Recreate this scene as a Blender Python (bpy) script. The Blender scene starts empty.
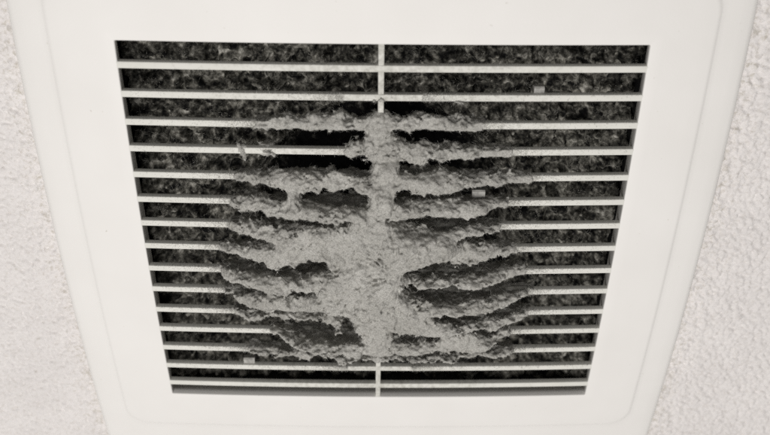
import bpy, math
import numpy as np
from mathutils import Matrix

scene = bpy.context.scene
rng = np.random.default_rng(11)

# ------------------------------------------------------------------ camera
# X to the right, Y away from the viewer, Z up into the ceiling (metres)
cam_data = bpy.data.cameras.new("camera")
cam = bpy.data.objects.new("camera", cam_data)
scene.collection.objects.link(cam)
scene.camera = cam
cam_data.sensor_width = 36.0
cam_data.lens = 36.0 * 800.0 / 770.0
cam_data.clip_start = 0.01
cam_data.clip_end = 50.0
rx_ = (0.9999, -0.01201, -0.00783)
dn_ = (0.0063, 0.85857, -0.51266)
fw_ = (0.01288, 0.51256, 0.85855)
cam.matrix_world = Matrix((
    (rx_[0], -dn_[0], -fw_[0], -0.00343),
    (rx_[1], -dn_[1], -fw_[1], -0.22270),
    (rx_[2], -dn_[2], -fw_[2], -0.34741),
    (0, 0, 0, 1)))
cam_data.dof.use_dof = True
cam_data.dof.focus_distance = 0.405
cam_data.dof.aperture_fstop = 6.5

# ------------------------------------------------------------------ room light
world = bpy.data.worlds.new("World")
scene.world = world
world.use_nodes = True
bg = world.node_tree.nodes["Background"]
bg.inputs["Color"].default_value = (1.0, 0.978, 0.962, 1)
bg.inputs["Strength"].default_value = 0.08

def area_lamp(name, loc, size, power, color, target=(0, 0, 0)):
    d = bpy.data.lights.new(name, 'AREA')
    d.shape = 'SQUARE'
    d.size = size
    d.energy = power
    d.color = color
    o = bpy.data.objects.new(name, d)
    scene.collection.objects.link(o)
    v = Matrix.Translation(loc)
    from mathutils import Vector
    q = (Vector(target) - Vector(loc)).to_track_quat('-Z', 'Y')
    o.matrix_world = v @ q.to_matrix().to_4x4()
    return o

area_lamp("room_lamp", (-0.20, 0.15, -1.60), 0.95, 28.3, (1.0, 0.978, 0.955))

vs = scene.view_settings
vs.view_transform = 'Standard'
vs.look = 'None'
vs.exposure = 0.0
vs.gamma = 1.0
vs.use_curve_mapping = False
scene.cycles.use_denoising = False
scene.cycles.sample_clamp_indirect = 1.5
scene.cycles.max_bounces = 8
scene.cycles.diffuse_bounces = 5

# ------------------------------------------------------------------ helpers
def link(o, parent=None):
    scene.collection.objects.link(o)
    if parent is not None:
        o.parent = parent
    return o

def mesh_obj(name, verts, faces, mat, parent=None, smooth=True, sharp=None):
    me = bpy.data.meshes.new(name)
    verts = np.asarray(verts, dtype=np.float32)
    faces = np.asarray(faces, dtype=np.int32)
    nf, k = faces.shape
    me.vertices.add(len(verts))
    me.vertices.foreach_set("co", verts.ravel())
    me.loops.add(nf * k)
    me.loops.foreach_set("vertex_index", faces.ravel())
    me.polygons.add(nf)
    me.polygons.foreach_set("loop_start", np.arange(0, nf * k, k, dtype=np.int32))
    me.polygons.foreach_set("use_smooth", np.full(nf, smooth))
    me.update(calc_edges=True)
    me.validate()
    if sharp is not None:
        me.set_sharp_from_angle(angle=math.radians(sharp))
    me.materials.append(mat)
    return link(bpy.data.objects.new(name, me), parent)

def dome(x, y):
    """the moulded plate is slightly crowned towards the room"""
    return -0.00232 * (1 - (x / 0.12) ** 2) - 0.00424 * (1 - (y / 0.107) ** 2)

def noise_nd(shape, cell, scale, seed):
    """smooth random field, unit variance, feature size in metres"""
    r = np.random.default_rng(seed)
    a = r.standard_normal(shape).astype(np.float32)
    F = np.fft.rfftn(a)
    g = 1.0
    for ax, n in enumerate(shape):
        fr = np.fft.rfftfreq(n, cell) if ax == len(shape) - 1 else np.fft.fftfreq(n, cell)
        s = [1] * len(shape)
        s[ax] = len(fr)
        g = g * np.exp(-2 * (math.pi * fr * scale * 0.42) ** 2).reshape(s)
    F *= g
    o = np.fft.irfftn(F, s=shape, axes=tuple(range(len(shape)))).astype(np.float32)
    return o / o.std()

class Nodes:
    def __init__(self, name):
        self.m = bpy.data.materials.new(name)
        self.m.use_nodes = True
        self.t = self.m.node_tree
        self.b = self.t.nodes["Principled BSDF"]
    def n(self, typ, **kw):
        nd = self.t.nodes.new(typ)
        for k, v in kw.items():
            if k in nd.inputs:
                nd.inputs[k].default_value = v
            else:
                setattr(nd, k, v)
        return nd
    def l(self, a, b):
        self.t.links.new(a, b)
    def noise(self, scale, detail=3.0, rough=0.55):
        tc = self.n("ShaderNodeTexCoord")
        nz = self.n("ShaderNodeTexNoise", Scale=scale, Detail=detail, Roughness=rough)
        self.l(tc.outputs["Object"], nz.inputs["Vector"])
        return nz.outputs["Fac"]
    def ramp(self, fac, stops):
        r = self.n("ShaderNodeValToRGB")
        e = r.color_ramp.elements
        while len(e) < len(stops):
            e.new(0.5)
        for i, (p, c) in enumerate(stops):
            e[i].position = p
            e[i].color = (*c, 1)
        self.l(fac, r.inputs["Fac"])
        return r.outputs["Color"]
    def mix(self, fac, a, b, mode='MIX'):
        m = self.n("ShaderNodeMix", data_type='RGBA', blend_type=mode)
        for sock, v in ((m.inputs[0], fac), (m.inputs[6], a), (m.inputs[7], b)):
            if isinstance(v, (int, float)):
                sock.default_value = v
            elif isinstance(v, tuple):
                sock.default_value = (*v, 1)
            else:
                self.l(v, sock)
        return m.outputs[2]
    def bump(self, h, strength, dist):
        b = self.n("ShaderNodeBump", Strength=strength, Distance=dist)
        self.l(h, b.inputs["Height"])
        self.l(b.outputs["Normal"], self.b.inputs["Normal"])
    def math(self, op, a, b=None, clamp=False):
        m = self.n("ShaderNodeMath", operation=op, use_clamp=clamp)
        for i, v in enumerate((a, b)):
            if v is None:
                continue
            if isinstance(v, (int, float)):
                m.inputs[i].default_value = v
            else:
                self.l(v, m.inputs[i])
        return m.outputs[0]
    def xyz(self):
        tc = self.n("ShaderNodeTexCoord")
        s = self.n("ShaderNodeSeparateXYZ")
        self.l(tc.outputs["Object"], s.inputs[0])
        return s.outputs

# ------------------------------------------------------------------ materials
def mat_plate():
    k = Nodes("white_plastic_plate")
    c = k.ramp(k.noise(22, 4), [(0.3, (0.77, 0.752, 0.725)), (0.7, (0.80, 0.783, 0.757))])
    sp = k.ramp(k.noise(420, 2, 0.5), [(0.0, (0.6, 0.56, 0.50)), (0.20, (0.7, 0.67, 0.62)), (0.25, (1, 1, 1))])
    c = k.mix(0.6, c, sp, 'MULTIPLY')
    k.l(c, k.b.inputs["Base Color"])
    k.b.inputs["Roughness"].default_value = 0.5
    k.b.inputs["Specular IOR Level"].default_value = 0.3
    k.bump(k.noise(900, 2), 0.08, 0.0004)
    return k.m

def mat_slat():
    k = Nodes("dusty_white_plastic")
    base = k.ramp(k.noise(60, 4), [(0.3, (0.655, 0.648, 0.60)), (0.7, (0.71, 0.70, 0.655))])
    # grime: specks and smears, thicker towards the middle of the grille
    x = k.xyz()[0]
    ax = k.math('ABSOLUTE', x)
    near = k.math('SUBTRACT', 1.0, k.math('DIVIDE', ax, 0.115), True)
    n1 = k.math('ADD', k.math('MULTIPLY', near, 0.25), k.noise(420, 6, 0.72))
    dirt = k.ramp(n1, [(0.60, (0, 0, 0)), (0.95, (0.85, 0.85, 0.85))])
    c = k.mix(dirt, base, (0.34, 0.33, 0.29))
    k.l(c, k.b.inputs["Base Color"])
    k.b.inputs["Roughness"].default_value = 0.6
    k.b.inputs["Specular IOR Level"].default_value = 0.25
    k.bump(k.noise(700, 3), 0.15, 0.0004)
    return k.m

def mat_tab():
    k = Nodes("milky_plastic")
    c = k.ramp(k.noise(300, 4), [(0.35, (0.22, 0.215, 0.20)), (0.6, (0.40, 0.39, 0.365))])
    k.l(c, k.b.inputs["Base Color"])
    k.b.inputs["Roughness"].default_value = 0.6
    return k.m

def mat_dust():
    k = Nodes("grey_dust")
    big = k.ramp(k.noise(55, 5, 0.6), [(0.3, (0.37, 0.361, 0.334)), (0.7, (0.49, 0.48, 0.45))])
    fine = k.ramp(k.noise(1500, 3, 0.75), [(0.32, (0.62, 0.62, 0.61)), (0.50, (0.97, 0.97, 0.97)), (0.70, (1.18, 1.18, 1.17))])
    c = k.mix(1.0, big, fine, 'MULTIPLY')
    k.l(c, k.b.inputs["Base Color"])
    k.b.inputs["Roughness"].default_value = 1.0
    k.b.inputs["Specular IOR Level"].default_value = 0.0
    k.bump(k.noise(1300, 4, 0.75), 0.5, 0.0006)
    return k.m

def mat_fibre(name, a, b):
    k = Nodes(name)
    c = k.ramp(k.noise(700, 2), [(0.3, a), (0.7, b)])
    k.l(c, k.b.inputs["Base Color"])
    k.b.inputs["Roughness"].default_value = 1.0
    k.b.inputs["Specular IOR Level"].default_value = 0.0
    return k.m

def mat_lint():
    k = Nodes("black_filter_with_lint")
    x, y, z = k.xyz()
    r2 = k.math('ADD', k.math('MULTIPLY', x, x), k.math('MULTIPLY', y, y))
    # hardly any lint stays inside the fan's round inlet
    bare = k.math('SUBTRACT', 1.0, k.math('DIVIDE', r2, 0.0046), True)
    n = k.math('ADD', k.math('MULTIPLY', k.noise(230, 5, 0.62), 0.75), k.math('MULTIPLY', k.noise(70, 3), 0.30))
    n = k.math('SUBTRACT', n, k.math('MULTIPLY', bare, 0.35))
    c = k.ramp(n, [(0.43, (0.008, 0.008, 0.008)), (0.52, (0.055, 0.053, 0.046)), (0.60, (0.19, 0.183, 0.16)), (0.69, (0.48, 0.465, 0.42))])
    k.l(c, k.b.inputs["Base Color"])
    k.b.inputs["Roughness"].default_value = 1.0
    k.b.inputs["Specular IOR Level"].default_value = 0.05
    k.bump(k.noise(900, 4, 0.7), 0.7, 0.0008)
    return k.m

def mat_black():
    k = Nodes("black_sheet_metal")
    c = k.ramp(k.noise(120, 5, 0.7), [(0.4, (0.010, 0.010, 0.011)), (0.75, (0.05, 0.05, 0.046))])
    k.l(c, k.b.inputs["Base Color"])
    k.b.inputs["Roughness"].default_value = 0.75
    return k.m

def mat_ceiling():
    k = Nodes("stippled_ceiling_paint")
    c = k.ramp(k.noise(35, 4), [(0.3, (0.70, 0.672, 0.658)), (0.7, (0.75, 0.722, 0.707))])
    stipple_shade = k.ramp(k.noise(520, 3, 0.6), [(0.25, (0.86, 0.845, 0.825)), (0.50, (1, 1, 1))])  # shading of the stipple hollows painted into the colour as random darker flecks
    c = k.mix(1.0, c, stipple_shade, 'MULTIPLY')
    # brownish dirt caught in the stipple next to the plate
    x, y, z = k.xyz()
    d = k.math('SUBTRACT', k.math('ABSOLUTE', x), 0.168)
    near = k.math('SUBTRACT', 1.0, k.math('DIVIDE', d, 0.016), True)
    n = k.math('ADD', k.math('MULTIPLY', near, 0.16), k.noise(380, 4, 0.7))
    f = k.ramp(n, [(0.60, (0, 0, 0)), (0.86, (0.75, 0.75, 0.75))])
    c = k.mix(f, c, (0.36, 0.325, 0.25))
    k.l(c, k.b.inputs["Base Color"])
    k.b.inputs["Roughness"].default_value = 0.9
    k.b.inputs["Specular IOR Level"].default_value = 0.0
    k.bump(k.noise(900, 3, 0.6), 0.7, 0.0006)
    return k.m

M_PLATE, M_SLAT, M_TAB, M_DUST = mat_plate(), mat_slat(), mat_tab(), mat_dust()
M_LINT, M_BLACK, M_CEIL = mat_lint(), mat_black(), mat_ceiling()
M_FIBRE = mat_fibre("dust_fibre", (0.30, 0.292, 0.27), (0.56, 0.55, 0.515))
M_FIBRE_DARK = mat_fibre("lint_fibre", (0.14, 0.137, 0.122), (0.36, 0.35, 0.315))

# ------------------------------------------------------------------ ceiling
Z_CEIL = 0.0122
def build_ceiling():
    c = 0.00068
    xs = np.arange(-0.27, 0.2701, c)
    ys = np.arange(-0.16, 0.1901, c)
    X, Y = np.meshgrid(xs, ys, indexing='ij')
    sh = X.shape
    n1 = noise_nd(sh, c, 0.0020, 1)
    n2 = noise_nd(sh, c, 0.0060, 2)
    n3 = noise_nd(sh, c, 0.0014, 3)
    h = 0.00034 * np.tanh(1.3 * n1) + 0.00006 * n2 + 0.00028 * n3
    e = np.minimum.reduce([X - xs[0], xs[-1] - X, Y - ys[0], ys[-1] - Y])
    h *= np.clip(e / 0.01, 0, 1)
    V = np.stack([X, Y, Z_CEIL - h], -1).reshape(-1, 3)
    idx = np.arange(sh[0] * sh[1]).reshape(sh)
    q = np.stack([idx[:-1, :-1], idx[:-1, 1:], idx[1:, 1:], idx[1:, :-1]], -1)
    keep = ~((np.abs(X[:-1, :-1] + c / 2) < 0.130) & (Y[:-1, :-1] > -0.116) & (Y[:-1, :-1] < 0.114))
    q = q[keep]
    # the same sheet runs on around the finely stippled patch
    B = 1.2
    o = len(V)
    x0, x1, y0, y1 = xs[0], xs[-1], ys[0], ys[-1]
    ext = np.array([(-B, -B), (B, -B), (B, B), (-B, B), (x0, y0), (x1, y0), (x1, y1), (x0, y1)])
    V = np.vstack([V, np.c_[ext, np.full(8, Z_CEIL)]])
    f2 = np.array([[0, 4, 5, 1], [1, 5, 6, 2], [2, 6, 7, 3], [3, 7, 4, 0]]) + o
    ob = mesh_obj("ceiling", V, np.vstack([q, f2]), M_CEIL)
    ob["kind"] = "structure"
    ob["label"] = "off-white stippled ceiling around the vent"
    ob["category"] = "ceiling"
build_ceiling()

# ------------------------------------------------------------------ housing behind the grille
def build_housing():
    X, Y0, Y1 = 0.1265, -0.1125, 0.1105
    z0, z1 = 0.008, 0.060
    v = [(-X, Y0, z0), (X, Y0, z0), (X, Y1, z0), (-X, Y1, z0),
         (-X, Y0, z1), (X, Y0, z1), (X, Y1, z1), (-X, Y1, z1)]
    t = 0.0012
    v += [(-X - t, Y0 - t, z0), (X + t, Y0 - t, z0), (X + t, Y1 + t, z0), (-X - t, Y1 + t, z0),
          (-X - t, Y0 - t, z1 + t), (X + t, Y0 - t, z1 + t), (X + t, Y1 + t, z1 + t), (-X - t, Y1 + t, z1 + t)]
    f = []
    for i in range(4):
        j = (i + 1) % 4
        f += [(i, i + 4, j + 4, j), (i + 8, j + 8, j + 12, i + 12), (i, j, j + 8, i + 8)]
    f += [(4, 7, 6, 5), (12, 13, 14, 15)]
    o = mesh_obj("fan_housing", v, f, M_BLACK, smooth=False)
    o["label"] = "dark metal fan housing recessed behind the vent slats"
    o["category"] = "fan housing"
build_housing()

# ------------------------------------------------------------------ fibres
def ribbons(name, P, N, length, width, mat, seed, parent=None, lie=0.55, segs=3):
    r = np.random.default_rng(seed)
    n = len(P)
    d = r.standard_normal((n, 3))
    d /= np.linalg.norm(d, axis=1, keepdims=True)
    t = d - (d * N).sum(1, keepdims=True) * N
    t /= np.linalg.norm(t, axis=1, keepdims=True) + 1e-9
    lift = r.random((n, 1)) * (1 - lie) + 0.12
    dirv = t * (1 - lift) + N * lift
    dirv /= np.linalg.norm(dirv, axis=1, keepdims=True)
    curl = np.cross(N, t) * r.normal(0, 0.75, (n, 1)) - N * r.random((n, 1)) * 0.5
    L = length * (0.45 + 1.1 * r.random((n, 1)))
    side = np.cross(dirv, r.standard_normal((n, 3)))
    side /= np.linalg.norm(side, axis=1, keepdims=True) + 1e-9
    vs_ = []
    for k in range(segs + 1):
        s = k / segs
        p = P + dirv * L * s + curl * L * s * s - N * 0.0002
        w = width * (1 - 0.6 * s)
        vs_ += [p - side * w / 2, p + side * w / 2]
    V = np.stack(vs_, 1).reshape(-1, 3)
    base = (np.arange(n) * (2 * (segs + 1)))[:, None]
    F = np.vstack([base + np.array([[2 * k, 2 * k + 1, 2 * k + 3, 2 * k + 2]]) for k in range(segs)])
    o = mesh_obj(name, V, F, mat, parent)
    o["kind"] = "stuff"
    return o

# ------------------------------------------------------------------ lint lying behind the slats
def build_lint_mat():
    c = 0.0006
    xs = np.arange(-0.1255, 0.1256, c)
    ys = np.arange(-0.1115, 0.1100, c)
    X, Y = np.meshgrid(xs, ys, indexing='ij')
    sh = X.shape
    a = noise_nd(sh, c, 0.0058, 21)
    b = noise_nd(sh, c, 0.0030, 22)
    d = noise_nd(sh, c, 0.0013, 23)
    e = noise_nd(sh, c, 0.0150, 24)
    h = 0.0022 * np.maximum(a, -0.7) + 0.0020 * b + 0.0007 * d + 0.0012 * e
    rad = np.hypot(X, Y)
    s = np.clip((0.074 - rad) / 0.016, 0, 1)
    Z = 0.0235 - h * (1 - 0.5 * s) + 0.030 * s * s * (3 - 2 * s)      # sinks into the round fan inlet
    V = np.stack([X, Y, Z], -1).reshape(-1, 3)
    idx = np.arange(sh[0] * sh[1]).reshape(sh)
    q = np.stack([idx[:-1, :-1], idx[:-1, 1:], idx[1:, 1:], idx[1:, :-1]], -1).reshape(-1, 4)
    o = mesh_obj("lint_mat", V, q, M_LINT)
    o["kind"] = "stuff"
    o["label"] = "black filter speckled with grey lint behind the slats"
    o["category"] = "lint"
    w = (np.clip(0.5 * a + 0.6 * b + 0.1, 0, None) * (1 - s)).ravel() ** 1.5
    pick = rng.choice(len(V), 22000, p=w / w.sum())
    gx, gy = np.gradient(Z, c)
    N = np.stack([gx, gy, -np.ones(sh)], -1).reshape(-1, 3)[pick]
    N /= np.linalg.norm(N, axis=1, keepdims=True)
    P = V[pick] + rng.normal(0, 0.0002, (len(pick), 3))
    ribbons("lint_fibres", P, N, 0.0012, 0.00016, M_FIBRE_DARK, 5, o, lie=0.3)
build_lint_mat()

# ------------------------------------------------------------------ the grille
grille = bpy.data.objects.new("ceiling_vent_grille", None)
grille["label"] = "white plastic ceiling vent grille with horizontal slats clogged by dust"
grille["category"] = "vent grille"
link(grille)
OX, OY0, OY1 = 0.1200, -0.1062, 0.1043        # the opening

def rounded_ring(hx, y0, y1, r, ns=26, nc=8):
    pts = []
    cs = [((hx - r), (y0 + r), -90), ((hx - r), (y1 - r), 0), (-(hx - r), (y1 - r), 90), (-(hx - r), (y0 + r), 180)]
    for i in range(4):
        cx, cy, a0 = cs[i]
        for k in range(nc + 1):
            a = math.radians(a0 + 90 * k / nc)
            pts.append((cx + r * math.cos(a), cy + r * math.sin(a)))
        nx, ny, na = cs[(i + 1) % 4]
        a = math.radians(a0 + 90)
        p = (cx + r * math.cos(a), cy + r * math.sin(a))
        q = (nx + r * math.cos(math.radians(na)), ny + r * math.sin(math.radians(na)))
        for k in range(1, ns):
            s = k / ns
            pts.append((p[0] + (q[0] - p[0]) * s, p[1] + (q[1] - p[1]) * s))
    return np.array(pts)

def build_frame():
    # (grow beyond the opening, corner radius, z above the crowned surface or None, absolute z)
    prof = [(0.0024, 0.0004, None, 0.0105),
            (-0.0007, 0.0004, 0.0040, None),
            (-0.0003, 0.0004, 0.0026, None),
            (0.0, 0.0004, 0.0005, None),
            (0.0002, 0.0006, 0.0001, None),
            (0.0006, 0.0009, 0.0, None),
            (0.006, 0.004, 0.0, None),
            (0.014, 0.008, 0.0, None),
            (0.022, 0.010, 0.0, None),
            (0.0282, 0.0120, 0.00002, None),
            (0.0291, 0.0122, 0.00012, None),
            (0.0297, 0.0123, 0.00035, None),
            (0.0302, 0.0124, 0.00065, None),
            (0.0309, 0.0125, 0.00085, None),
            (0.0330, 0.0127, 0.00096, None),
            (0.0390, 0.0132, 0.00125, None),
            (0.0440, 0.0138, 0.0017, None),
            (0.0462, 0.0141, 0.0024, None),
            (0.0473, 0.0143, 0.0040, None),
            (0.0478, 0.0144, 0.0065, None),
            (0.0480, 0.0145, None, 0.0128)]
    rings = []
    for g, r, off, az in prof:
        gy = g * (0.0265 / 0.0297) if g > 0.001 else g
        if g > 0.0310:
            gy += (g - 0.0310) * 1.0
        gx = 0.0003 if g < 0 else g
        p = rounded_ring(OX + gx, OY0 - gy, OY1 + gy, r)
        z = np.full(len(p), az) if off is None else dome(p[:, 0], p[:, 1]) + off
        rings.append(np.c_[p, z])
    n = len(rings[0])
    V = np.vstack(rings)
    i = np.arange(n)
    j = (i + 1) % n
    F = np.vstack([np.stack([k * n + i, (k + 1) * n + i, (k + 1) * n + j, k * n + j], 1) for k in range(len(rings) - 1)])
    mesh_obj("frame", V, F, M_PLATE, grille, sharp=60)
build_frame()

PITCH = 0.01359
def bar_section(w, d, draft=-0.00010, b=0.00032):
    """cross-section (across, depth): front face at depth 0, rounded front edges, wider at the back"""
    return [(-w / 2 + draft, d), (-w / 2, b), (-w / 2 + b * 0.35, b * 0.3), (-w / 2 + b, 0), (w / 2 - b, 0),
            (w / 2 - b * 0.35, b * 0.3), (w / 2, b), (w / 2 - draft, d)]

def build_slats():
    n = 41
    xs = np.linspace(-OX - 0.001, OX + 0.001, n)
    for k in range(15):
        yc = (k - 7) * PITCH + rng.normal(0, 0.00008)
        sec = bar_section(0.0032, 0.0031)
        m = len(sec)
        V = []
        for x in xs:
            for a, d in sec:
                y = yc + a
                V.append((x, y, dome(x, yc) + 0.0001 + d))
        F = []
        for i in range(n - 1):
            for s in range(m):
                t = (s + 1) % m
                F.append((i * m + s, i * m + t, (i + 1) * m + t, (i + 1) * m + s))
        mesh_obj("slat", V, F, M_SLAT, grille, sharp=50)
build_slats()

def build_center_bar():
    ys = np.linspace(OY0 - 0.001, OY1 + 0.001, 41)
    sec = bar_section(0.0027, 0.0034)
    m = len(sec)
    V = [(-0.0009 + a, y, dome(-0.0009, y) + 0.0003 + d) for y in ys for a, d in sec]
    F = [(i * m + s, (i + 1) * m + s, (i + 1) * m + (s + 1) % m, i * m + (s + 1) % m) for i in range(40) for s in range(m)]
    mesh_obj("center_bar", V, F, M_SLAT, grille, sharp=50)
build_center_bar()

def build_tab(x, y0, y1, d0, d1, w):
    """small moulded clip standing off the near side of a slat: a block with a chamfered nose"""
    b = 0.0007
    sec = [(y1, d0), (y1, d1), (y0 + b, d1), (y0, d1 - b), (y0, d0 + b), (y0 + b, d0)]
    m = len(sec)
    V = [(x + s * w / 2, y, dome(x, y) + d) for s in (-1, 1) for y, d in sec]
    F = [(i, (i + 1) % m, m + (i + 1) % m, m + i) for i in range(m)]
    F += [(0, 5, 4, 3), (0, 3, 2, 1), (6, 9, 10, 11), (6, 7, 8, 9)]
    mesh_obj("tab", V, F, M_TAB, grille, smooth=False)
build_tab(0.0722, -0.0862, -0.0828, 0.0022, 0.0060, 0.0048)
build_tab(0.0475, -0.0338, -0.0285, 0.0010, 0.0042, 0.0064)
build_tab(-0.0735, 0.0762, 0.0802, 0.0016, 0.0056, 0.0062)

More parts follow.
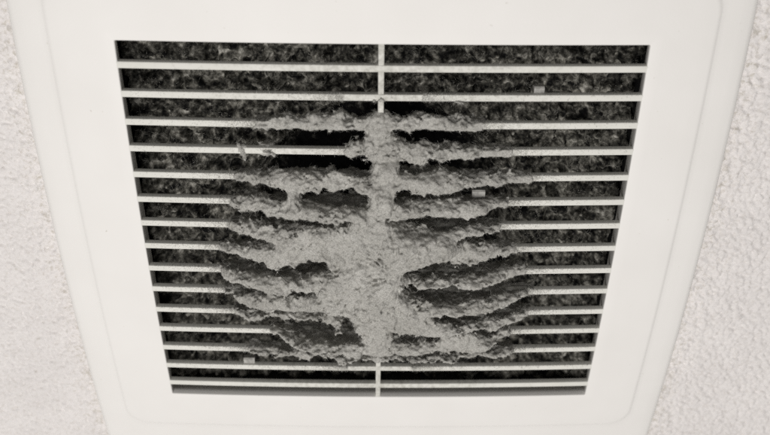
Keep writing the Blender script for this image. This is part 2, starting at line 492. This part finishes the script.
# ------------------------------------------------------------------ the dust grown over the slats
# outlines on the grille in millimetres; first number is the depth of the front in mm
# (-1.5, -1 and -0.8: hangs from the slats; nearer 0: thin film on a slat; outline)
DUST_OUTLINES = [
    (-1.5, [(-60.7, -68.7), (-54.6, -70.1), (-49.9, -71.6), (-45.3, -72.6), (-38.3, -71.7), (-31.4, -72.8), (-24.4, -72.4), (-19.8, -74.4), (-16.1, -71.5), (-9.6, -70.6), (-5.0, -72.6), (-0.8, -75.1), (3.4, -72.2), (8.0, -71.7), (17.3, -72.8), (21.9, -72.5), (28.9, -71.8), (35.9, -72.4), (40.6, -71.9), (46.3, -69.9), (46.5, -66.7), (40.9, -66.2), (36.3, -65.9), (29.2, -65.9), (22.2, -65.3), (13.8, -64.8), (8.2, -64.8), (4.9, -65.6), (-0.7, -65.4), (-8.2, -64.7), (-12.9, -65.3), (-17.6, -65.5), (-24.6, -64.5), (-31.6, -64.6), (-38.6, -65.8), (-45.6, -65.2), (-51.6, -65.9), (-60.9, -66.5)]),
    (-1.5, [(3.5, -63.5), (8.2, -61.1), (13.0, -59.0), (17.7, -60.1), (24.8, -58.5), (32.0, -57.8), (41.5, -57.3), (51.0, -56.8), (61.6, -55.8), (61.8, -53.2), (51.4, -52.4), (46.6, -51.6), (41.9, -51.3), (34.7, -51.1), (29.9, -51.1), (24.2, -49.8), (19.9, -48.2), (13.2, -49.5), (8.5, -50.2), (3.7, -51.1)]),
    (-1.5, [(-7.7, -66.2), (-9.6, -61.4), (-10.5, -57.1), (-6.8, -52.0), (-4.4, -50.4), (-5.3, -46.3), (-6.7, -42.9), (-5.7, -35.5), (-7.6, -30.3), (-10.4, -26.9), (-17.6, -21.5), (-17.8, -11.2), (13.8, -12.3), (9.8, -19.2), (3.0, -23.9), (5.8, -30.0), (7.2, -36.3), (8.4, -46.3), (8.0, -51.3), (6.9, -56.6), (5.4, -61.7), (4.9, -66.3)]),
    (-0.3, [(-17.7, -57.8), (-14.3, -60.9), (-10.1, -61.4), (-9.2, -51.7), (-15.4, -51.6), (-18.2, -52.6)]),
    (-0.2, [(-68.3, -57.0), (-64.5, -57.1), (-64.9, -51.4), (-67.7, -51.4)]),
    (-0.2, [(-59.3, -57.2), (-50.8, -56.8), (-51.1, -51.4), (-59.2, -51.5)]),
    (-1.5, [(-70.0, -41.6), (-65.5, -43.8), (-60.7, -43.1), (-54.4, -44.4), (-43.7, -45.3), (-34.2, -45.0), (-24.8, -45.5), (-17.6, -44.8), (-12.4, -43.5), (-4.8, -44.2), (-4.8, -35.6), (-9.5, -35.6), (-12.9, -36.2), (-15.3, -37.3), (-20.1, -36.9), (-27.4, -36.3), (-30.7, -35.3), (-34.5, -36.3), (-38.4, -36.4), (-39.4, -35.9), (-47.6, -35.6), (-51.4, -37.3), (-57.2, -37.7), (-59.6, -37.3), (-63.5, -37.7), (-65.9, -38.6), (-70.2, -39.4)]),
    (-0.8, [(-47.5, -37.1), (-38.8, -37.5), (-39.8, -33.7), (-38.6, -31.0), (-47.4, -29.9), (-46.0, -33.8)]),
    (-1.5, [(6.5, -45.8), (13.2, -45.3), (18.8, -46.5), (27.4, -46.6), (34.7, -45.6), (42.1, -43.5), (46.9, -43.7), (51.8, -44.0), (56.7, -44.2), (64.1, -43.5), (71.6, -42.0), (71.8, -39.3), (67.0, -38.9), (62.1, -38.0), (59.7, -37.6), (55.8, -36.8), (49.8, -37.7), (40.5, -37.8), (37.6, -36.5), (32.8, -35.1), (27.9, -34.1), (22.1, -35.4), (20.7, -34.3), (14.9, -34.8), (11.0, -36.3), (6.7, -36.2)]),
    (-1.5, [(-74.0, -29.3), (-69.0, -30.2), (-63.9, -32.1), (-59.0, -32.0), (-54.0, -31.1), (-48.9, -30.6), (-43.9, -32.0), (-37.6, -31.1), (-29.4, -30.4), (-24.6, -30.1), (-17.5, -30.3), (-10.4, -30.2), (-4.8, -31.9), (-4.7, -21.5), (-15.2, -24.0), (-22.3, -23.4), (-32.0, -23.1), (-36.9, -23.5), (-44.3, -22.3), (-51.7, -22.6), (-57.7, -22.3), (-58.2, -23.7), (-62.9, -23.6), (-68.0, -22.6), (-71.9, -24.6), (-74.2, -26.1)]),
    (-1.5, [(4.8, -31.8), (8.7, -31.5), (18.3, -31.1), (28.0, -31.1), (37.7, -31.1), (47.6, -30.3), (52.8, -30.4), (62.9, -29.6), (63.2, -26.1), (59.7, -26.1), (56.6, -25.1), (54.1, -24.6), (51.2, -22.2), (47.1, -22.4), (44.1, -23.2), (39.2, -22.7), (34.3, -23.3), (31.9, -22.2), (28.4, -23.6), (23.5, -23.2), (16.2, -22.9), (8.8, -22.6), (3.0, -23.5)]),
    (-1.5, [(-74.0, -15.6), (-69.9, -17.1), (-64.8, -17.7), (-61.3, -16.7), (-57.2, -17.3), (-52.2, -16.3), (-44.5, -17.2), (-37.0, -18.2), (-32.1, -19.6), (-24.8, -20.8), (-15.2, -21.5), (-4.7, -19.2), (4.0, -20.4), (4.1, -9.1), (-15.4, -8.3), (-40.3, -6.4), (-47.8, -6.9), (-55.2, -7.8), (-59.2, -8.3), (-63.2, -9.0), (-66.8, -10.0), (-70.4, -10.2), (-74.3, -12.5)]),
    (-1.5, [(1.6, -19.8), (9.8, -19.7), (18.7, -17.4), (28.6, -15.6), (38.6, -15.9), (46.2, -16.0), (53.9, -15.9), (59.0, -15.9), (59.2, -12.4), (57.8, -11.9), (51.6, -11.8), (46.5, -10.6), (40.5, -9.9), (36.2, -9.1), (18.8, -9.5), (1.7, -10.2)]),
    (-1.5, [(-81.5, -2.1), (-77.3, -3.6), (-73.7, -2.9), (-69.5, -1.8), (-65.7, -3.6), (-59.4, -5.3), (-52.7, -7.1), (-40.1, -9.9), (-15.3, -14.1), (18.5, -16.3), (37.9, -9.4), (44.4, -5.6), (49.7, -4.8), (53.3, -4.9), (55.8, -5.0), (60.1, -2.5), (69.3, -2.5), (69.6, 1.2), (66.7, 2.3), (62.2, 3.5), (59.0, 2.3), (56.6, 4.3), (53.0, 4.8), (47.8, 5.6), (43.7, 5.5), (40.0, 4.2), (37.3, 4.5), (34.3, 2.8), (30.0, 0.5), (27.9, -1.5), (25.0, -1.6), (21.6, 0.7), (16.8, 3.8), (13.3, 3.3), (10.4, 6.6), (-5.6, 9.0), (-22.4, 5.1), (-25.0, 4.1), (-28.0, 2.0), (-31.6, 3.1), (-35.0, 1.8), (-38.1, 4.1), (-40.7, 4.7), (-45.7, 5.5), (-50.9, 5.5), (-56.0, 6.0), (-62.1, 5.7), (-66.1, 4.4), (-70.2, 3.4), (-72.3, 1.9), (-77.7, 2.7), (-81.8, 1.8)]),
    (-1.5, [(-82.4, 10.3), (-79.2, 9.3), (-74.4, 10.0), (-69.0, 10.5), (-63.5, 9.8), (-55.5, 9.3), (-47.9, 9.4), (-43.0, 10.2), (-35.5, 8.7), (-27.9, 6.9), (-22.4, 4.5), (-5.6, 1.7), (10.8, 3.3), (11.1, 15.6), (10.6, 19.0), (-15.7, 23.5), (-32.8, 20.0), (-33.7, 16.4), (-39.9, 18.0), (-45.3, 16.6), (-47.0, 19.0), (-57.7, 19.0), (-61.3, 18.1), (-66.6, 17.8), (-72.0, 17.2), (-77.5, 17.2), (-81.2, 16.4), (-82.7, 14.4)]),
    (-1.5, [(9.3, 6.2), (13.0, 9.7), (17.1, 11.0), (24.6, 11.2), (32.2, 12.1), (39.7, 11.3), (44.9, 10.8), (50.2, 11.0), (55.5, 10.4), (60.9, 10.2), (66.4, 10.5), (74.9, 10.9), (75.3, 14.6), (69.5, 15.9), (64.0, 16.6), (59.7, 17.2), (53.1, 16.5), (47.8, 17.1), (42.6, 16.7), (34.9, 15.3), (29.8, 15.9), (22.3, 15.9), (18.7, 15.7), (14.7, 16.0), (9.5, 15.4)]),
    (-1.5, [(-82.8, 24.0), (-78.5, 24.7), (-72.9, 25.0), (-64.6, 24.0), (-57.4, 21.1), (-46.6, 21.4), (-41.1, 22.1), (-33.9, 19.9), (-15.6, 14.0), (10.6, 15.9), (12.1, 18.0), (26.3, 33.1), (-0.3, 42.8), (-12.7, 36.2), (-16.1, 37.8), (-21.2, 33.5), (-36.7, 36.5), (-40.3, 36.2), (-50.9, 36.5), (-55.1, 35.7), (-57.3, 37.6), (-60.4, 38.6), (-62.3, 35.9), (-65.3, 31.5), (-69.3, 33.5), (-72.3, 31.6), (-75.9, 29.6), (-80.3, 28.4), (-83.0, 27.6)]),
    (-1.5, [(8.5, 17.8), (12.1, 18.5), (19.7, 22.1), (29.9, 24.0), (37.6, 24.2), (45.4, 23.5), (53.3, 23.5), (61.6, 24.1), (70.0, 24.7), (78.3, 24.7), (78.5, 27.8), (74.1, 28.4), (70.3, 29.9), (64.7, 30.5), (59.3, 31.4), (53.8, 31.0), (48.6, 31.6), (40.6, 30.3), (32.8, 30.3), (25.2, 31.6), (8.9, 34.0)]),
    (-1.5, [(-78.1, 37.1), (-75.4, 37.3), (-72.2, 38.2), (-68.9, 40.3), (-64.6, 39.4), (-60.5, 39.3), (-55.8, 38.8), (-51.6, 38.3), (-40.5, 38.9), (-36.8, 38.8), (-26.7, 37.8), (-21.4, 38.7), (-19.3, 40.2), (-19.4, 45.7), (-23.1, 45.3), (-26.8, 44.0), (-32.1, 43.1), (-40.1, 42.7), (-48.1, 42.7), (-56.0, 42.5), (-61.1, 41.5), (-64.8, 42.5), (-67.5, 44.5), (-70.2, 44.3), (-72.9, 42.2), (-75.7, 40.6), (-78.5, 40.4)]),
    (-1.5, [(-14.9, 34.0), (9.7, 25.3), (27.8, 33.2), (26.0, 45.6), (19.8, 46.8), (17.6, 45.1), (7.0, 42.1), (6.6, 50.4), (10.4, 52.5), (8.0, 63.0), (-7.7, 63.2), (-9.7, 50.4), (-10.2, 44.8), (-14.8, 39.6), (-13.8, 35.6)]),
    (-1.5, [(22.6, 32.2), (25.3, 33.8), (33.3, 37.7), (41.2, 38.4), (49.2, 38.5), (57.2, 37.5), (65.6, 38.6), (71.3, 38.2), (77.9, 37.3), (78.3, 41.0), (75.5, 42.0), (71.6, 43.7), (66.0, 43.8), (62.3, 45.1), (58.0, 45.9), (51.1, 42.9), (46.9, 43.7), (39.0, 44.5), (31.3, 46.2), (26.1, 47.5), (18.1, 45.9)]),
    (-1.5, [(-58.8, 48.5), (-53.9, 47.9), (-50.6, 49.7), (-45.1, 51.4), (-37.0, 51.2), (-26.4, 50.9), (-15.9, 49.2), (-10.7, 48.0), (-5.5, 47.4), (-5.5, 62.3), (-18.7, 57.1), (-29.3, 56.6), (-37.3, 56.3), (-44.4, 56.2), (-49.2, 54.3), (-54.5, 50.3), (-58.8, 49.6)]),
    (-1.5, [(5.1, 50.4), (13.0, 51.3), (18.9, 52.0), (23.0, 49.0), (27.4, 52.7), (31.6, 51.0), (34.4, 46.3), (47.1, 45.5), (53.0, 49.7), (60.0, 52.8), (64.1, 49.2), (70.4, 47.4), (71.4, 54.3), (64.7, 55.6), (60.5, 58.1), (54.5, 63.4), (49.0, 63.8), (40.4, 60.9), (32.0, 58.5), (18.6, 58.6), (10.6, 60.4), (5.3, 62.1)]),
    (-1, [(-72.6, 66.4), (-60.3, 66.5), (-49.1, 65.1), (-43.3, 62.7), (-38.0, 65.5), (-27.1, 65.6), (-16.3, 66.4), (-5.5, 66.0), (1.0, 62.1), (1.1, 69.3), (-8.2, 68.6), (-16.4, 69.8), (-24.5, 68.4), (-32.7, 68.0), (-43.8, 69.9), (-49.4, 68.8), (-54.9, 68.6), (-63.3, 70.1), (-72.7, 68.3)]),
    (-1, [(-2.3, 62.1), (8.1, 65.1), (21.6, 66.0), (32.6, 66.9), (40.9, 66.3), (49.2, 65.8), (60.3, 65.5), (72.6, 65.2), (72.9, 67.9), (69.2, 69.6), (60.7, 69.5), (49.4, 68.3), (45.0, 69.1), (41.1, 69.9), (32.7, 69.6), (21.8, 69.7), (8.2, 69.0), (-2.2, 69.2)]),
]
# x, y, how far the dust hangs below the slats (mm)
DUST_HANG = [
    (-59, -68, 1.6), (-56, -68, 0.7), (-52, -68, 0.6), (-48, -69, 0.6), (-44, -69, 0.6), (-41, -69, 0.6), (-37, -69, 0.6), (-33, -69, 0.6),
    (-30, -69, 0.6), (-26, -69, 0.6), (-22, -69, 0.6), (-18, -69, 0.6), (-15, -68, 0.6), (-11, -68, 0.6), (-7, -68, 0.6), (-4, -69, 0.6),
    (0, -70, 0.6), (4, -69, 0.6), (8, -68, 0.6), (11, -68, 0.6), (15, -69, 0.6), (19, -69, 0.6), (23, -69, 0.6), (26, -69, 0.6),
    (30, -69, 0.6), (34, -69, 0.6), (37, -69, 0.6), (41, -69, 0.6), (45, -68, 0.6), (9, -55, 0.6), (13, -54, 1.3), (17, -54, 1.4),
    (21, -54, 2.0), (24, -54, 1.2), (28, -54, 0.6), (32, -54, 0.6), (36, -54, 0.6), (40, -54, 0.6), (44, -54, 0.6), (47, -54, 0.6),
    (51, -55, 0.6), (55, -55, 0.6), (59, -54, 0.6), (-69, -41, 3.0), (-65, -41, 2.4), (-61, -41, 4.0), (-58, -41, 3.5), (-54, -41, 3.3),
    (-50, -41, 4.3), (-46, -41, 5.4), (-42, -41, 5.3), (-38, -41, 5.0), (-34, -41, 5.3), (-31, -41, 6.0), (-27, -41, 4.7), (-23, -41, 4.7),
    (-19, -41, 5.1), (-15, -41, 6.5), (-11, -41, 9.2), (11, -41, 6.5), (15, -41, 7.7), (19, -41, 6.9), (22, -41, 5.5), (26, -41, 5.9),
    (30, -41, 5.6), (34, -41, 4.7), (38, -41, 3.9), (42, -41, 3.4), (46, -41, 3.0), (50, -41, 2.4), (53, -41, 2.3), (57, -41, 1.7),
    (61, -41, 0.9), (65, -41, 0.6), (69, -41, 0.6), (-73, -27, 2.0), (-69, -27, 3.5), (-65, -27, 2.8), (-61, -27, 3.0), (-57, -27, 6.1),
    (-53, -27, 8.1), (-49, -27, 10.0), (-45, -27, 10.0), (-41, -27, 10.6), (-37, -27, 11.4), (-33, -27, 13.0), (-29, -27, 14.2), (-26, -27, 15.1),
    (-22, -27, 15.3), (-18, -27, 15.0), (10, -27, 9.1), (14, -27, 8.4), (17, -27, 7.7), (21, -27, 7.1), (25, -27, 6.4), (29, -27, 6.2),
    (33, -27, 6.5), (37, -27, 6.4), (41, -27, 6.4), (45, -27, 6.3), (49, -27, 6.2), (53, -27, 3.5), (57, -27, 1.3), (61, -28, 0.6),
    (-74, -14, 2.5), (-70, -14, 3.7), (-66, -14, 4.6), (-61, -14, 7.1), (41, -13, 7.0), (45, -14, 5.8), (49, -14, 4.1), (53, -14, 2.5),
    (57, -14, 1.8), (-81, 0, 1.3), (-77, 0, 1.7), (-72, 0, 3.3), (-68, 0, 6.4), (-64, 0, 7.1), (-60, 0, 7.5), (46, 0, 3.8),
    (50, 0, 3.4), (54, 0, 2.1), (58, 0, 1.2), (62, 0, 2.7), (66, 0, 1.9), (-82, 14, 2.6), (-77, 14, 4.6), (-73, 14, 6.8),
    (-68, 14, 9.3), (-64, 14, 11.2), (-60, 14, 12.8), (-56, 14, 14.3), (-52, 14, 14.9), (-48, 14, 15.5), (-44, 14, 14.4), (-40, 14, 14.3),
    (-36, 14, 12.9), (-32, 14, 14.8), (-28, 14, 15.0), (16, 14, 11.5), (20, 14, 11.7), (24, 14, 12.1), (28, 14, 12.6), (32, 14, 13.0),
    (36, 14, 12.5), (40, 14, 12.4), (44, 14, 11.8), (48, 14, 10.9), (52, 14, 8.8), (57, 14, 6.9), (61, 14, 4.9), (66, 14, 3.0),
    (70, 14, 1.5), (74, 13, 0.6), (-82, 27, 1.7), (-78, 27, 4.6), (-73, 27, 7.8), (-68, 27, 10.1), (-64, 27, 10.2), (26, 27, 17.5),
    (30, 27, 17.4), (34, 27, 16.7), (38, 27, 16.1), (42, 27, 15.3), (47, 27, 14.6), (51, 27, 13.4), (55, 27, 12.0), (59, 27, 10.8),
    (64, 27, 8.6), (68, 27, 6.4), (73, 27, 3.6), (78, 27, 1.7), (-78, 41, 0.6), (-73, 41, 4.2), (-68, 41, 8.6), (-64, 41, 6.5),
    (-60, 41, 5.0), (-56, 41, 4.5), (-52, 41, 4.0), (-47, 41, 4.1), (-43, 41, 4.4), (-39, 41, 4.6), (-35, 41, 4.7), (-30, 41, 4.9),
    (33, 41, 15.8), (38, 41, 15.3), (42, 41, 14.8), (46, 41, 14.0), (50, 41, 12.6), (55, 41, 11.9), (59, 41, 11.0), (63, 41, 9.5),
    (68, 41, 7.7), (73, 41, 5.3), (77, 41, 2.0), (-51, 52, 8.2), (-47, 52, 12.5), (-42, 52, 14.8), (-38, 52, 16.2), (-34, 52, 17.0),
    (-30, 52, 17.7), (-25, 52, 18.0), (-21, 52, 17.8), (-17, 52, 17.6), (10, 54, 13.9), (15, 54, 13.9), (19, 54, 13.8), (23, 54, 11.6),
    (27, 54, 13.6), (32, 54, 12.2), (36, 54, 10.1), (40, 54, 9.8), (45, 54, 9.8), (49, 54, 10.0), (53, 54, 10.7), (58, 54, 9.3),
    (62, 54, 6.4), (67, 54, 3.1), (-72, 68, 2.6), (-67, 68, 3.6), (-63, 68, 4.4), (-58, 68, 4.3), (-54, 68, 4.3), (-49, 68, 4.9),
    (-45, 68, 5.8), (-40, 68, 7.0), (-36, 68, 7.9), (-32, 68, 8.3), (-27, 68, 8.9), (-23, 68, 9.3), (-19, 68, 9.9), (-14, 68, 9.7),
    (-10, 68, 8.8), (-5, 68, 8.2), (3, 68, 7.2), (7, 68, 7.6), (11, 68, 8.1), (16, 68, 8.6), (20, 68, 9.1), (24, 68, 9.4),
    (29, 68, 9.6), (33, 68, 9.6), (38, 68, 8.7), (42, 68, 7.5), (47, 68, 5.7), (51, 68, 4.6), (56, 68, 4.2), (60, 68, 3.8),
    (65, 68, 3.3), (69, 68, 2.8), (-2, -75, 0.8), (2, -75, 0.8), (-2, -66, 1.2), (3, -66, 1.2), (-2, -57, 3.0), (3, -57, 3.0),
    (-2, -44, 7.0), (3, -44, 7.0), (-2, -32, 10.0), (3, -32, 10.0), (-2, -19, 12.0), (3, -19, 12.0), (-2, -9, 14.0), (3, -9, 14.0),
    (-2, 2, 15.5), (3, 2, 15.5), (-2, 19, 17.0), (4, 19, 17.0), (-1, 39, 16.0), (4, 39, 16.0), (-1, 56, 13.0), (4, 56, 13.0),
    (-1, 68, 9.0), (4, 68, 9.0), (-48, -2, 7.5), (-40, -4, 9.0), (-30, -4, 10.5), (-18, -7, 13.0), (14, -9, 14.5), (29, -9, 14.0),
    (-41, 23, 13.0), (-26, 20, 15.5), (-16, 11, 15.5), (15, 19, 17.0),
]

def fill_polygon(P, X, Y):
    inside = np.zeros(X.shape, bool)
    P = np.asarray(P) * 1e-3
    n = len(P)
    x0, y0 = P.min(0)
    x1, y1 = P.max(0)
    sx = slice(max(np.searchsorted(X[:, 0], x0) - 1, 0), np.searchsorted(X[:, 0], x1) + 1)
    sy = slice(max(np.searchsorted(Y[0], y0) - 1, 0), np.searchsorted(Y[0], y1) + 1)
    xx, yy = X[sx, sy], Y[sx, sy]
    ins = np.zeros(xx.shape, bool)
    for i in range(n):
        ax, ay = P[i]
        bx, by = P[(i + 1) % n]
        if ay == by:
            continue
        c = ((ay > yy) != (by > yy)) & (xx < (bx - ax) * (yy - ay) / (by - ay) + ax)
        ins ^= c
    inside[sx, sy] = ins
    return inside

def edt(mask, c, cap=0.012):
    """distance to the nearest True cell (metres), separable, capped"""
    k = int(cap / c)
    big = (cap / c) ** 2 * 2
    g = np.where(mask, 0.0, big).astype(np.float32)
    for ax in (0, 1):
        out = g.copy()
        for s in range(1, k + 1):
            for sg in (1, -1):
                sh = np.full_like(g, big)
                if ax == 0:
                    if sg > 0: sh[s:] = g[:-s]
                    else: sh[:-s] = g[s:]
                else:
                    if sg > 0: sh[:, s:] = g[:, :-s]
                    else: sh[:, :-s] = g[:, s:]
                np.minimum(out, sh + s * s, out=out)
        g = out
    return np.sqrt(np.minimum(g, (cap / c) ** 2)) * c

def surface_nets(S, origin, c):
    ins = S < 0
    nx, ny, nz = S.shape
    cnt = np.zeros((nx - 1, ny - 1, nz - 1), np.uint8)
    for a in (0, 1):
        for b in (0, 1):
            for d in (0, 1):
                cnt += ins[a:nx - 1 + a, b:ny - 1 + b, d:nz - 1 + d]
    act = (cnt > 0) & (cnt < 8)
    I = np.argwhere(act)
    idx = np.full(act.shape, -1, np.int32)
    idx[act] = np.arange(len(I))
    acc = np.zeros((len(I), 3), np.float32)
    num = np.zeros((len(I), 1), np.float32)
    corners = [(a, b, d) for a in (0, 1) for b in (0, 1) for d in (0, 1)]
    val = {q: S[I[:, 0] + q[0], I[:, 1] + q[1], I[:, 2] + q[2]] for q in corners}
    for q in corners:
        for ax in range(3):
            if q[ax]:
                continue
            r = list(q)
            r[ax] = 1
            r = tuple(r)
            u, w = val[q], val[r]
            m = (u < 0) != (w < 0)
            t = np.where(m, u / np.where(m, u - w, 1), 0)
            p = np.tile(np.array(q, np.float32), (len(I), 1))
            p[:, ax] += t
            acc += np.where(m[:, None], p, 0)
            num += m[:, None]
    V = (I + acc / num) * c + np.asarray(origin)
    faces = []
    for ax in range(3):
        u, w = (ax + 1) % 3, (ax + 2) % 3
        lo = [slice(None)] * 3
        hi = [slice(None)] * 3
        lo[ax] = slice(0, -1)
        hi[ax] = slice(1, None)
        ch = ins[tuple(lo)] != ins[tuple(hi)]
        E = np.argwhere(ch)
        sh = S.shape
        ok = (E[:, u] > 0) & (E[:, w] > 0) & (E[:, u] < sh[u] - 1) & (E[:, w] < sh[w] - 1)
        E = E[ok]
        def at(du, dw):
            e = E.copy()
            e[:, u] += du
            e[:, w] += dw
            return idx[e[:, 0], e[:, 1], e[:, 2]]
        q = np.stack([at(-1, -1), at(0, -1), at(0, 0), at(-1, 0)], 1)
        flip = ~ins[E[:, 0], E[:, 1], E[:, 2]]
        q[flip] = q[flip][:, ::-1]
        faces.append(q)
    return V, np.vstack(faces)

def smax(a, b, k):
    h = np.clip(0.5 + 0.5 * (a - b) / k, 0, 1)
    return b + (a - b) * h + k * h * (1 - h)

def build_dust():
    c = 0.00042
    xs = np.arange(-0.0885, 0.0845, c)
    ys = np.arange(-0.0840, 0.0840, c)
    zs = np.arange(-0.0215, 0.0105, c)
    X, Y = np.meshgrid(xs, ys, indexing='ij')
    sh2 = X.shape
    sh3 = (len(xs), len(ys), len(zs))
    front = np.zeros(sh2, bool)
    film = np.zeros(sh2, bool)
    for zf, P in DUST_OUTLINES:
        m = fill_polygon(P, X, Y)
        if zf <= -0.8:
            front |= m
        else:
            film |= m
    # how far the clot hangs below the slats, interpolated between the measured ridges
    ctl = np.array(DUST_HANG, np.float32) * 1e-3
    num = np.zeros(sh2, np.float32)
    den = np.full(sh2, 1e-12, np.float32)
    for cx, cy, ch in ctl:
        d2 = ((X - cx) / 1.3) ** 2 + (Y - cy) ** 2
        w = (np.exp(-d2 / (2 * 0.0040 ** 2)) + 1e-14 / (d2 + 1e-5) ** 2 * 1e-2).astype(np.float32)
        num += w * ch
        den += w
    hang = num / den
    film &= ~front
    def sdf(mask):
        return (edt(mask, c) - edt(~mask, c)).astype(np.float32)
    sd = sdf(front | film)
    din = np.clip(-sd, 0, None)
    hang = np.where(film, 0.0004, hang)
    und = noise_nd(sh2, c, 0.013, 31)
    und2 = noise_nd(sh2, c, 0.0045, 32)
    h = hang + np.clip(0.0005 * und + 0.00035 * und2, -0.0012, 0.0016) * np.clip(din / 0.002, 0, 1)
    h = h + 0.0026 * (1 - np.exp(-din / 0.0025))
    # felted folds running out from the middle of the clot
    fx, fy = X - 0.007, Y - 0.002
    rad, ang = np.hypot(fx, fy), np.arctan2(fy, fx)
    fr = np.random.default_rng(77)
    fold = np.zeros(sh2)
    for _ in range(9):
        fold += np.cos(fr.integers(7, 26) * ang + fr.uniform(-220, 220) * rad + fr.uniform(0, 6.28) + 1.2 * und)
    fold = (1 - np.abs(fold / 3.0)).clip(-1, 1)
    h = h + 0.00125 * fold * np.clip((rad - 0.004) / 0.008, 0, 1) * np.exp(-(rad / 0.030) ** 2) * np.clip(din / 0.003, 0, 1)
    h = np.maximum(h, 0.0012).astype(np.float32)
    D = np.clip(0.0080 + 0.0018 * noise_nd(sh2, c, 0.011, 33), 0.0055, 0.0098).astype(np.float32)
    Z = zs[None, None, :].astype(np.float32)
    n1 = noise_nd(sh3, c, 0.0042, 41)
    rough = 0.00045 * n1
    n1 = noise_nd(sh3, c, 0.0019, 42)
    rough += 0.00034 * n1
    n1 = noise_nd(sh3, c, 0.0010, 43)
    rough += 0.00022 * n1
    del n1
    S = sd[:, :, None] - 0.0000 + 0.18 * np.clip(Z + h[:, :, None] - 0.0015, 0, 0.011)
    S = smax(S, -Z - h[:, :, None], 0.0050)
    S = smax(S, Z - D[:, :, None], 0.003)
    # the slats inside the clot are coated all round
    cover = front.copy()
    for s in range(1, int(0.007 / c)):
        cover[:, :-s] |= front[:, s:]
        if s * c < 0.003:
            cover[:, s:] |= front[:, :-s]
    near = sdf(cover)
    yk = np.abs(Y - np.round(Y / PITCH) * PITCH).astype(np.float32)
    coat = np.maximum(yk - 0.0019, near + 0.0006 + 0.0012 * und2)[:, :, None]
    S += rough
    S = np.minimum(S, smax(smax(coat, -Z - 0.0012, 0.0008), Z - 0.0075, 0.002) + 0.45 * rough)
    del rough
    S[0] = S[-1] = 1
    S[:, 0] = S[:, -1] = 1
    S[:, :, 0] = S[:, :, -1] = 1
    V, F = surface_nets(S, (xs[0], ys[0], zs[0]), c)
    V = V.copy()
    V[:, 2] += dome(V[:, 0], V[:, 1])
    o = mesh_obj("dust_buildup", V, F, M_DUST)
    o["kind"] = "stuff"
    o["label"] = "thick grey felted dust clumped over the middle slats"
    o["category"] = "dust"
    # loose fibres standing off the felt
    me = o.data
    N = np.empty(len(me.vertices) * 3, np.float32)
    me.vertex_normals.foreach_get("vector", N)
    N = N.reshape(-1, 3)
    z_rel = V[:, 2] - dome(V[:, 0], V[:, 1])
    w = np.where(z_rel < 0.007, 1.0, 0.0) * np.where(N[:, 2] < 0.3, 1.0, 0.1)
    pick = rng.choice(len(V), 190000, p=w / w.sum())
    P = V[pick] + rng.normal(0, 0.00015, (len(pick), 3))
    ribbons("loose_fibres", P, N[pick].astype(float), 0.0011, 0.00010, M_FIBRE, 6, o, lie=0.75)
    pick = rng.choice(len(V), 26000, p=w / w.sum())
    ribbons("long_hairs", V[pick].astype(float), N[pick].astype(float), 0.0016, 0.00008, M_FIBRE, 7, o, lie=0.85, segs=4)
    # fluff thinning out along the slats on both sides of the clot
    PP = []
    for k in range(1, 14):
        yc = (k - 7) * PITCH
        col = np.abs(Y[0] - yc) < 0.003
        hit = np.where(front[:, col].any(1))[0]
        if len(hit):
            x0, x1 = xs[hit[0]], xs[hit[-1]]
        else:
            x0, x1 = -0.02, 0.02
        for side in (-1, 1):
            n = 900
            d = fr.exponential(0.007, n) - 0.002
            x = (x0 - d) if side < 0 else (x1 + d)
            PP.append(np.c_[x, yc - 0.0016 + 0.0032 * fr.random(n) ** 1.7, np.zeros(n)])
        n = 700
        PP.append(np.c_[fr.uniform(-0.118, 0.118, n), yc - 0.0016 + 0.0028 * fr.random(n) ** 2.5, np.zeros(n)])
    PP = np.vstack(PP)
    PP = PP[np.abs(PP[:, 0]) < 0.119]
    PP[:, 2] = dome(PP[:, 0], PP[:, 1])
    NN = np.tile(np.array([[0.0, -0.25, -0.97]]), (len(PP), 1))
    ribbons("slat_fluff", PP, NN, 0.0008, 0.00013, M_FIBRE, 9, o, lie=0.5)
build_dust()
